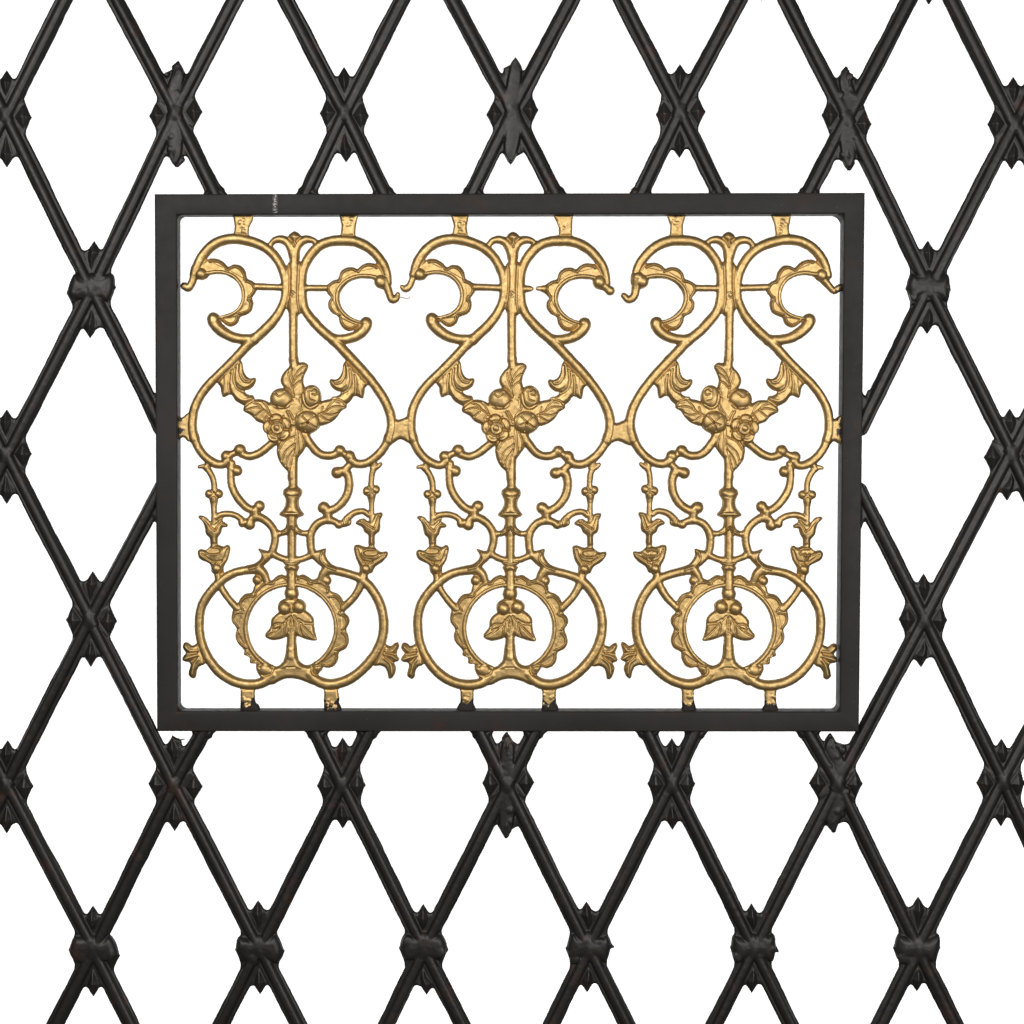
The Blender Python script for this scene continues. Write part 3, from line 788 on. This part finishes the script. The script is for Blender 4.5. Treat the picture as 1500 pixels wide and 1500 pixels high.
    for q in ([(760,520),(742,400),(765,290),(825,190),(905,130)],[(738,400),(700,300),(690,220)],[(752,330),(722,230),(735,180)],[(760,400),(800,350),(858,320)],[(765,320),(810,270),(860,235)],
              [(500,760),(400,680),(300,645),(160,682)],[(470,735),(430,640),(388,585)],[(380,668),(330,612),(268,590)],[(365,690),(290,752)],[(450,720),(400,800)],
              [(1040,745),(1150,690),(1250,635),(1372,642)],[(1150,690),(1200,612),(1258,552)],[(1110,715),(1210,738),(1295,715)],[(1075,745),(1150,795),(1212,822)],[(1090,720),(1110,640)],
              [(785,900),(775,1100),(735,1270),(705,1400)],[(765,1000),(650,1055),(580,1160)],[(770,1090),(660,1180),(615,1290)],[(765,1160),(690,1260),(660,1350)],[(800,920),(812,1100),(822,1220)],[(830,930),(870,1040),(880,1130)],
              [(530,470),(585,512),(645,462)],[(490,610),(620,665),(745,565)],[(520,620),(640,640),(720,580)],[(975,440),(1010,410),(1050,440),(1030,490),(985,480)],[(880,480),(900,590),(960,640),(1050,600)],[(940,440),(950,540),(1020,570)],
              [(700,690),(760,790)],[(840,540),(850,640),(780,740),(770,830)]):
        later('M', q, V, 0.95)
    for q in ([(140,650),(190,598),(262,556),(330,545)],[(1392,605),(1330,560),(1255,538),(1190,540)]): later('M', q, -2.6, 1.2)
    for q in ((862,745),(1000,748),(850,858),(905,925),(1020,890)): later('M', [(932,828), q], -1.7, 1.0)
    for q in ([(745,850),(715,760),(680,690)],[(765,850),(790,740),(860,650),(835,540)]): later('M', q, 1.8, 1.6)
    # arms of the bouquet
    tube('M', [(540,1050,46),(500,1075,48),(430,1130,48),(330,1205,48),(220,1240,48),(120,1212,48)]); ball('M', 95, 1165, 72)
    tube('M', [(890,980,52),(935,1060,52),(1020,1170,50),(1110,1228,48),(1220,1230,48),(1300,1195,50)]); ball('M', 1315, 1175, 68)
    tube('px', [(671,661,4.5),(651,670,5)]); tube('px', [(818,662,4.5),(832,670,5)])

    # -- small C scrolls
    tube('L1', [(655,85,44),(640,180,48),(640,300,50),(660,420,52),(720,540,54),(800,640,54),(880,705,54),(960,728,55),(1020,690,60)])
    ball('L1', 722, 188, 74); tube('L1', [(640,150,44),(700,180,52)]); ball('L1', 1030, 672, 75)
    tube('L1', [(970,740,66),(975,830,56)])
    tube('L2', [(880,95,46),(810,175,54),(840,250,58),(858,340,58),(852,440,58),(815,550,58),(745,645,56),(660,710,56),(580,735,60),(520,700,66)])
    tube('L2', [(700,215,68),(770,195,60),(830,225,56)]); ball('L2', 690, 217, 76); ball('L2', 507, 695, 80)
    tube('L2', [(560,760,62),(570,860,54)])
    # -- pendants: twig, bud, tulip, cup flower
    tube('L1', [(208,135,20),(275,130,32),(335,185,40),(383,270,40),(408,360,38),(412,460,38)]); tube('L1', [(300,150,38),(330,90,40)])
    tube('L2', [(1288,100,24),(1255,125,34),(1200,165,38),(1172,230,38),(1160,320,36),(1160,420,36)]); tube('L2', [(1180,150,34),(1200,80,36)])
    bd = part('bud'); ball('L1', 345, 506, 58, bd); ball('L1', 470, 506, 60, bd); ball('L1', 405, 590, 52, bd, ry=58); tube('L1', [(405,560,50),(405,640,36)], bd)
    bd2 = part('bud'); ball('L2', 1105, 470, 60, bd2); ball('L2', 1222, 448, 58, bd2); ball('L2', 1165, 535, 50, bd2, ry=60); tube('L2', [(1165,500,52),(1165,600,34)], bd2)
    for c, x, y in (('L1', 405, 535), ('L2', 1165, 490)):
        later(c, [(x - 60, y + 15), (x, y - 5), (x + 60, y + 15)], -1.8, 1.2)
    tube('L1', [(405,620,36),(408,740,38),(408,900,36)]); tube('L2', [(1166,580,32),(1166,760,34),(1170,900,34)])
    tl = part('tulip')
    plate('L1', [(195,825),(240,805),(305,832),(345,880),(370,900),(440,890),(480,850),(530,845),(525,880),(595,930),(580,958),(522,970),(500,1050),(455,1115),(450,1190),(368,1190),(362,1120),(300,1050),(282,960),(255,890)], tl, 5.2, bias=.5, dome=.2)
    tl2 = part('tulip')
    plate('L2', [(1210,790),(1250,770),(1305,768),(1312,800),(1282,870),(1282,960),(1265,1025),(1205,1075),(1200,1200),(1135,1200),(1130,1080),(1070,1030),(1035,960),(950,912),(1000,862),(1060,850),(1110,880),(1150,880)], tl2, 5.2, bias=.5, dome=.2)
    for q in ([(260,840),(330,900),(380,970),(430,1010)],[(520,900),(470,940),(430,1010)]): later('L1', q, -2.3, 1.3)
    for q in ([(1030,880),(1100,920),(1190,980)],[(1260,810),(1235,900),(1200,990)]): later('L2', q, -2.3, 1.3)
    tube('L1', [(408,1100,42),(408,1230,40)]); tube('L2', [(1166,1060,34),(1166,1270,32)])
    cup = part('cup_flower')
    plate('B', [(106,606),(122,590),(150,594),(175,574),(210,568),(240,576),(262,566),(276,580),(272,610),(262,645),(242,680),(236,712),(185,712),(172,668),(120,640)], cup, 5.2, bias=.5, dome=.15)
    ball('B', 207, 688, 27, cup, z=3)
    cup2 = part('cup_flower')
    plate('B', [(924,578),(945,568),(985,580),(1018,574),(1042,592),(1064,605),(1097,604),(1097,625),(1070,656),(1032,682),(1012,714),(962,712),(953,676),(934,635)], cup2, 5.2, bias=.5, dome=.15)
    ball('B', 985, 690, 26, cup2, z=3)
    for c, x, y in (('L1', 405, 1285), ('L2', 1155, 1318)):
        later(c, [(x + 112 * math.cos(q / 14 * 6.2832), y + 52 * math.sin(q / 14 * 6.2832)) for q in range(15)], 1.7, 1.3)
        for dx in (-55, 0, 55): marks.append(('dish', (c, x + dx, y, 42, 3.4 if idx < 2 else 1.6)))
    for q in ([(130,612),(165,640),(200,660)],[(262,590),(245,640),(215,665)],[(190,655),(230,650)]): later('B', q, -2.0, 1.2)
    for q in ([(945,590),(955,630),(985,668)],[(1080,620),(1040,645),(1000,668)],[(975,650),(1020,660)]): later('B', q, -2.0, 1.2)
    if idx == 2:
        for c, x, y in (('B', 192, 600), ('B', 1002, 605)):
            for dx in (-35, 0, 35): later(c, [(x, y + 55), (x + dx, y - 10)], -1.6, 1.1)
    # -- twigs from the tulips to the lyre
    tube('L1', [(440,830,40),(500,795,42),(600,782,40),(700,802,40),(775,850,42),(800,905,48)]); ball('L1', 800, 905, 54)
    tube('L1', [(895,930,60),(925,850,54),(1000,822,58),(1080,850,56),(1160,910,52),(1220,990,52),(1246,1080,54),(1242,1180,52),(1215,1280,52),(1200,1330,48)]); ball('L1', 900, 925, 72)
    tube('L1', [(800,890,40),(900,900,44)])
    tube('L2', [(1120,790,38),(1060,748,40),(970,752,40),(890,790,42),(830,850,50),(800,900,52)]); tube('L2', [(840,900,42),(720,925,46)]); ball('L2', 835, 890, 44); ball('L2', 712, 930, 50)
    tube('L2', [(712,930,44),(690,905,44),(610,872,52),(520,872,54),(430,912,54),(362,990,54),(328,1080,56),(326,1180,54),(340,1280,52),(360,1340,48)])
    for k in range(5): later('L2', [(745 + 25*k, 880 - 10*k), (760 + 25*k, 960 - 12*k)], -1.0, .8)
    # lyre bridge
    tube('L1', [(1255,1045,40),(1335,1048,38),(1410,1010,42),(1465,920,46),(1480,850,40)]); tube('L2', [(295,1045,38),(210,1045,38),(135,1000,42),(85,920,46),(75,850,40)])
    tube('L1', [(1200,1320,46),(1300,1375,44),(1400,1408,44),(1480,1415,44)]); tube('L2', [(365,1335,46),(250,1388,42),(150,1412,44),(40,1416,44)])
    # -- turned spindle
    sp = part('spindle')
    tube('B', [(605,120,22),(604,275,22)], sp, smooth=False)
    prof = [(262,24),(270,34),(278,46),(290,50),(302,49),(314,42),(328,35),(345,33),(362,35),(378,42),(392,52),(402,62),(409,64),(415,56),(424,32)]
    plate('B', [(604 - 7 * (y_ - 262) / 160 - h_, y_) for y_, h_ in prof] + [(604 - 7 * (y_ - 262) / 160 + h_, y_) for y_, h_ in prof[::-1]], sp, 11, smooth=False)
    tube('B', [(598,415,28),(598,470,26),(598,520,23),(598,650,22)], sp, smooth=False)
    plate('B', [(558,648),(638,648),(640,664),(630,672),(638,684),(630,698),(622,708),(574,708),(566,698),(558,684),(566,672),(556,664)], sp, 9, smooth=False)
    tube('B', [(598,700,26),(598,790,30)], sp)
    for y_ in (312, 398): later('B', [(560, y_), (645, y_)], -1.2, 1.1)
    later('B', [(565, 668), (632, 668)], -1.6, 1.0)
    for s_ in (-1, 1): later('B', [(598, 468), (598 + s_ * 22, 495), (598 + s_ * 48, 506)], 1.6, 1.2)
    for s_ in (-1, 1): later('B', [(598 + s_ * 8, 490), (598 + s_ * 24, 512)], -1.4, 1.1)

    # -- hooked leaves above the ring
    hk = part('hook_leaf')
    plate('B', [(424,588),(455,596),(490,604),(496,628),(472,655),(440,684),(405,702),(372,700),(360,680),(400,668),(430,645),(440,618)], hk, 5.4, bias=.3)
    hk2 = part('hook_leaf')
    plate('B', [(776,588),(745,594),(712,604),(704,630),(730,662),(765,688),(800,704),(840,706),(842,690),(806,668),(786,645),(774,618)], hk2, 5.4, bias=.3)
    for q in ([(445,605),(455,640),(425,675),(380,690)],): later('B', q, 1.5, 1.4)
    for q in ([(755,605),(750,640),(780,675),(830,695)],): later('B', q, 1.5, 1.4)
    # -- ring loops
    tube('K1', [(985,40,54),(900,45,52),(820,52,51),(700,80,52),(600,130,55),(520,195,56),(440,270,56),(360,370,55),(300,480,54),(272,600,54),(267,720,54),(275,840,54),(300,950,55),(342,1060,56),(402,1160,57),(480,1258,58),(580,1345,60),(700,1408,60),(830,1440,61),(950,1442,62),(1050,1415,62),(1120,1365,62),(1170,1320,64)])
    tube('K2', [(490,45,52),(560,50,52),(660,70,51),(770,100,51),(880,140,53),(960,195,56),(1030,270,58),(1095,370,58),(1145,480,57),(1174,600,57),(1184,720,57),(1172,850,58),(1135,970,60),(1075,1080,60),(992,1190,60),(890,1290,60),(780,1370,62),(660,1420,63),(540,1442,64),(430,1425,64),(340,1375,64),(280,1310,66)])
    tube('K1', [(990,30,60),(1045,85,56),(1078,150,48),(1095,200,40)]); tube('K2', [(495,35,60),(450,95,56),(425,150,50),(400,185,42)])
    ball('K1', 978, 168, 62); ball('K2', 482, 172, 62)
    tube('K1', [(485,50,40),(500,150,40),(540,270,40),(605,370,40),(670,450,42),(735,515,46)]); tube('K2', [(948,70,46),(922,180,50),(880,280,48),(820,375,46),(740,460,45),(685,515,42)])
    # scalloped ring
    rg = part('ring_crest')
    ex, ey, rx, ry = 746.1, 920.0, 63.5, 61.0
    inner_l = [((ex - 580 + rx * math.cos(math.radians(a))) * 8.3333, (ey - 830 + ry * math.sin(math.radians(a))) * 8.3333) for a in range(112, 276, 8)]
    inner_r = [((ex - 740 + rx * math.cos(math.radians(a))) * 8.3333, (ey - 830 + ry * math.sin(math.radians(a))) * 8.3333) for a in range(68, -96, -8)]
    outL = [(1385,130),(1340,128),(1270,102),(1200,130),(1150,175),(1080,182),(985,215),(940,240),(910,320),(830,340),(770,390),(745,440),(690,520),(665,600),(672,680),(725,760),(710,840),(730,920),(790,990),(820,1030),(815,1080),(880,1110),(890,1180),(960,1190),(1000,1240),(1080,1300),(1180,1290)]
    outR = [(80,120),(140,117),(210,105),(270,140),(315,165),(400,150),(480,200),(525,250),(532,305),(620,340),(680,410),(698,500),(700,560),(755,620),(762,690),(725,770),(750,850),(757,930),(720,1000),(637,1050),(627,1130),(580,1210),(510,1237),(430,1228),(330,1290),(200,1290)]
    plate('K1', outL + inner_l, rg, 3.9, bias=.5); plate('K2', outR + inner_r, rg, 3.9, bias=.5)
    rim = [(ex + (rx + 2.6) * math.cos(math.radians(a)), ey + (ry + 2.6) * math.sin(math.radians(a)), 2.7) for a in range(122, 422, 6)]
    tube('px', rim, rg, z=3.4, bias=1.0, k=1.6)
    for q in ([(1330,150),(1270,128),(1212,158),(1170,208)],[(1150,205),(1060,222),(985,290),(955,350)],[(930,362),(850,372),(795,412),(772,470),(808,530)],[(790,558),(705,580),(693,660),(748,738)],[(742,790),(738,860),(768,930),(845,990)],[(840,1030),(850,1085),(905,1110)],[(905,1130),(920,1165),(985,1180)]):
        later('K1', q, 2.2, 1.25); marks.append(('basin', (C('K1', q), 3.3)))
    for q in ([(140,150),(200,137),(250,172),(282,212)],[(300,208),(400,197),(480,242),(503,312)],[(520,370),(590,372),(650,430),(670,500),(642,570)],[(662,587),(720,622),(733,690),(682,768)],[(682,802),(730,870),(726,940),(660,990),(602,1012)],[(600,1052),(600,1110),(560,1180),(480,1208),(422,1182)]):
        later('K2', q, 2.2, 1.25); marks.append(('basin', (C('K2', q), 3.3)))
    # bridge under the ring
    br = part('bridge')
    plate('B', [(415,1195),(470,1202),(520,1204),(560,1190),(640,1190),(690,1200),(740,1185),(758,1200),(738,1240),(712,1295),(655,1276),(600,1264),(548,1272),(488,1298),(440,1262),(418,1230)], br, 6.5, bias=.5)
    ball('K1', 1075, 1262, 78, br, z=3, flat=.55); ball('K2', 370, 1230, 62, br, z=3, flat=.6)
    later('K2', [(400,1200),(340,1215),(310,1260),(330,1310),(390,1330)], -2.2, 1.5); later('K1', [(1000,1310),(1080,1330),(1150,1300),(1180,1240)], -1.8, 1.4)
    later('K1', [(1340,1228),(1440,1226)], -1.2, .9)
    # -- berry spray in the ring
    bs = part('berry_spray')
    tube('B', [(597,1000,24),(597,1060,24),(596,1110,26),(596,1150,30)], bs); plate('B', [(572,1090),(568,1140),(556,1175),(530,1202),(500,1222),(690,1222),(662,1202),(638,1175),(624,1140),(621,1090)], bs, 7.5, smooth=False)
    ball('K1', 1393, 330, 86, bs, ry=90)
    plate('K1', [(1260,560),(1190,600),(1147,660),(1137,740),(1072,832),(1085,872),(1150,900),(1230,895),(1320,862),(1385,800),(1410,700),(1400,570)], bs, 5.2, dome=.06)
    plate('K2', [(40,570),(200,538),(280,578),(326,640),(332,720),(348,820),(374,892),(350,907),(280,897),(200,872),(120,842),(60,780),(40,700)], bs, 5.2, dome=.06)
    plate('K1', [(1310,400),(1470,400),(1560,470),(1500,560),(1400,590),(1290,560),(1240,470)], bs, 5)
    b1 = part('berry'); ball('K1', 1310, 508, 84, b1, z=2.2, bias=3); b2 = part('berry'); ball('K2', 152, 492, 84, b2, z=2.2, bias=3)
    for q in ([(1385,600),(1300,700),(1200,790),(1090,855)],[(1290,700),(1210,700),(1160,740)],[(1240,755),(1170,770)],[(1330,650),(1310,780),(1300,860)],[(1370,620),(1385,740),(1375,800)]): later('K1', q, -2.0, 1.2)
    for q in ([(90,600),(170,690),(260,790),(365,895)],[(175,690),(260,700),(325,700)],[(150,640),(220,680),(320,695)],[(160,700),(170,790),(200,860)],[(70,620),(80,720),(70,790)]): later('K2', q, -2.0, 1.2)
    # -- side palmettes
    pl = part('palmette')
    plate('K1', [(245,950),(180,970),(130,935),(85,935),(68,990),(88,1030),(108,1060),(75,1100),(62,1140),(90,1160),(145,1170),(162,1210),(145,1280),(140,1330),(190,1368),(226,1340),(236,1270),(270,1220),(330,1190),(320,1100),(285,1000)], pl, 5.0, bias=.5)
    for q in ([(250,1020),(160,1025),(100,975)],[(250,1080),(160,1105),(80,1130)],[(250,1130),(205,1210),(182,1310)]): later('K1', q, 1.7, 2.0)
    for q in ([(240,1050),(160,1062),(112,1062)],[(240,1105),(190,1150),(150,1165)]): later('K1', q, -2.3, 1.4)
    pl2 = part('palmette')
    plate('K2', [(1205,960),(1270,980),(1312,948),(1355,932),(1367,975),(1342,1070),(1372,1130),(1350,1160),(1310,1175),(1332,1240),(1310,1330),(1270,1372),(1243,1360),(1230,1290),(1198,1230),(1140,1208),(1070,1210),(1120,1100),(1175,1010)], pl2, 5.0, bias=.5)
    for q in ([(1210,1030),(1290,1030),(1340,970)],[(1200,1070),(1280,1090),(1350,1132)],[(1200,1120),(1268,1190),(1288,1310)]): later('K2', q, 1.7, 2.0)
    for q in ([(1220,1050),(1290,1062),(1335,1072)],[(1200,1100),(1260,1150),(1310,1172)]): later('K2', q, -2.3, 1.4)

    # black welds where the tabs meet the tube; top ones double as painted shadow
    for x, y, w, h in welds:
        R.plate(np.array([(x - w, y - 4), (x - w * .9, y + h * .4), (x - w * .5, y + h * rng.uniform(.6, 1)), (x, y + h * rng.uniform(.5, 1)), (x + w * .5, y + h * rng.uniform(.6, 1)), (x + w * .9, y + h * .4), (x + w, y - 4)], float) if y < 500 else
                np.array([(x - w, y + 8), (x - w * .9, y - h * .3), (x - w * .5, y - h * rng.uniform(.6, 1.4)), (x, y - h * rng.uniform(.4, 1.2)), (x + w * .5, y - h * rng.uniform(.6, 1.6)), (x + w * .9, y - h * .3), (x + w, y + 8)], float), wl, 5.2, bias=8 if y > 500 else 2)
    R.D -= 0.5
    for q in marks:
        if q[0] == 'ball': x, y, r_, L_ = q[1]; ball('M', x, y, r_, L_, z=8.6, flat=.75, outline=False, hk=.5)
        elif q[0] == 'dish':
            c, x, y, r_, dp = q[1]; p = C(c, [(x, y)])[0]; R.fill(p[0], p[1], r_ / CROP[c][2], dp)
        elif q[0] == 'basin': R.basin(spline(q[1][0]), q[1][1])
        else: mark(*q)
    R.finish(100 + 10 * idx, 0.16, 0.10, 1)
    out = build_relief(R, lambda L: spec.get(int(L), spec[0]), lambda L, o: gate if L == 0 else o[0], back=5.0)
    print('casting', idx, len(out), round(time.time() - T0, 1))
    return out
cast = [casting(i) for i in range(3)]
cast[1][0]['label'] = 'middle gold casting whose right cross pin is broken through'
cast[2][0]['label'] = 'right-hand gold casting, mirror image of the other two'
wire('loose_wire', [(577, 434, 2), (588, 436, 3), (596, 437.5, 3), (599.5, 437.2, 3), (600.2, 435, 3)], 0.62, GOLD, cast[0][0])

# ------------------------------------------------------------------ backdrop
def box(name, x0, x1, y0, y1, z0, z1, mat):
    vs = [(x, y, z) for x in (x0, x1) for y in (y0, y1) for z in (z0, z1)]
    fs = [(0, 1, 3, 2), (4, 6, 7, 5), (0, 4, 5, 1), (2, 3, 7, 6), (0, 2, 6, 4), (1, 5, 7, 3)]
    me = bpy.data.meshes.new(name); me.from_pydata(vs, [], fs); me.materials.append(mat)
    o = bpy.data.objects.new(name, me); coll.objects.link(o); return o
WH = bpy.data.materials.new('white_paper')
nt, N, L, P = nodes_of(WH)
P.inputs['Roughness'].default_value = 0.9; P.inputs['Specular IOR Level'].default_value = 0.0
co = N.new('ShaderNodeTexCoord').outputs['Object']
L.new(ramp(nt, noise(nt, co, 3, 2), [(0.0, g3(0.86)), (1.0, g3(0.90))]), P.inputs['Base Color'])
bd = box('backdrop', -5.0, 5.0, 8.0, 8.03, -4.4, 4.4, WH)
bd['kind'] = 'structure'; bd['label'] = 'plain white paper backdrop behind the gate'

# ------------------------------------------------------------------ light
def area(name, loc, aim, sx, sy, power, col=(1, 1, 1)):
    l = bpy.data.lights.new(name, 'AREA'); l.shape = 'RECTANGLE'; l.size = sx; l.size_y = sy; l.energy = power; l.color = col
    o = bpy.data.objects.new(name, l); coll.objects.link(o); o.location = loc
    o.rotation_euler = (Vector(aim) - Vector(loc)).to_track_quat('-Z', 'Y').to_euler()
    return o
area('softbox_key', (-1.4, -3.1, 1.2), (0, 0, -.1), 1.7, 1.6, 60, (1, .98, .95))
area('softbox_fill', (1.7, -3.1, .1), (0, 0, -.2), 1.6, 1.6, 52, (1, .98, .955))
area('softbox_front', (0.1, -3.4, .95), (0, 0, -.1), 1.8, .9, 22, (1, .98, .955))
for sx in (-1, 1):
    area('backdrop_lamp', (sx * 5.6, 5.0, 0), (sx * 1.2, 8.0, 0), 0.6, 7.0, 262)
    area('backdrop_lamp', (0, 5.0, sx * 5.2), (0, 8.0, sx * 1.2), 8.0, 0.6, 245)
w = bpy.data.worlds.new('World'); scene.world = w; w.use_nodes = True
bg = w.node_tree.nodes['Background']; bg.inputs[0].default_value = (1, .99, .97, 1); bg.inputs[1].default_value = 0.085

# ------------------------------------------------------------------ camera
cam = bpy.data.cameras.new('camera'); co_ = bpy.data.objects.new('camera', cam); coll.objects.link(co_)
co_.location = ((PPX - CX) * MM, -CAM_D, (CZ - PPY) * MM); co_.rotation_euler = (math.radians(90), 0, 0)
cam.sensor_width = 36; cam.lens = 36 * CAM_D / 1.5
cam.shift_x = (750 - PPX) / 1500; cam.shift_y = -(750 - PPY) / 1500
cam.clip_start = 0.05; cam.clip_end = 50
scene.camera = co_
vs = scene.view_settings
vs.view_transform = 'Standard'; vs.look = 'None'; vs.exposure = 0; vs.gamma = 1; vs.use_curve_mapping = False
scene.cycles.max_bounces = 6
print('script', round(time.time() - T0, 1))
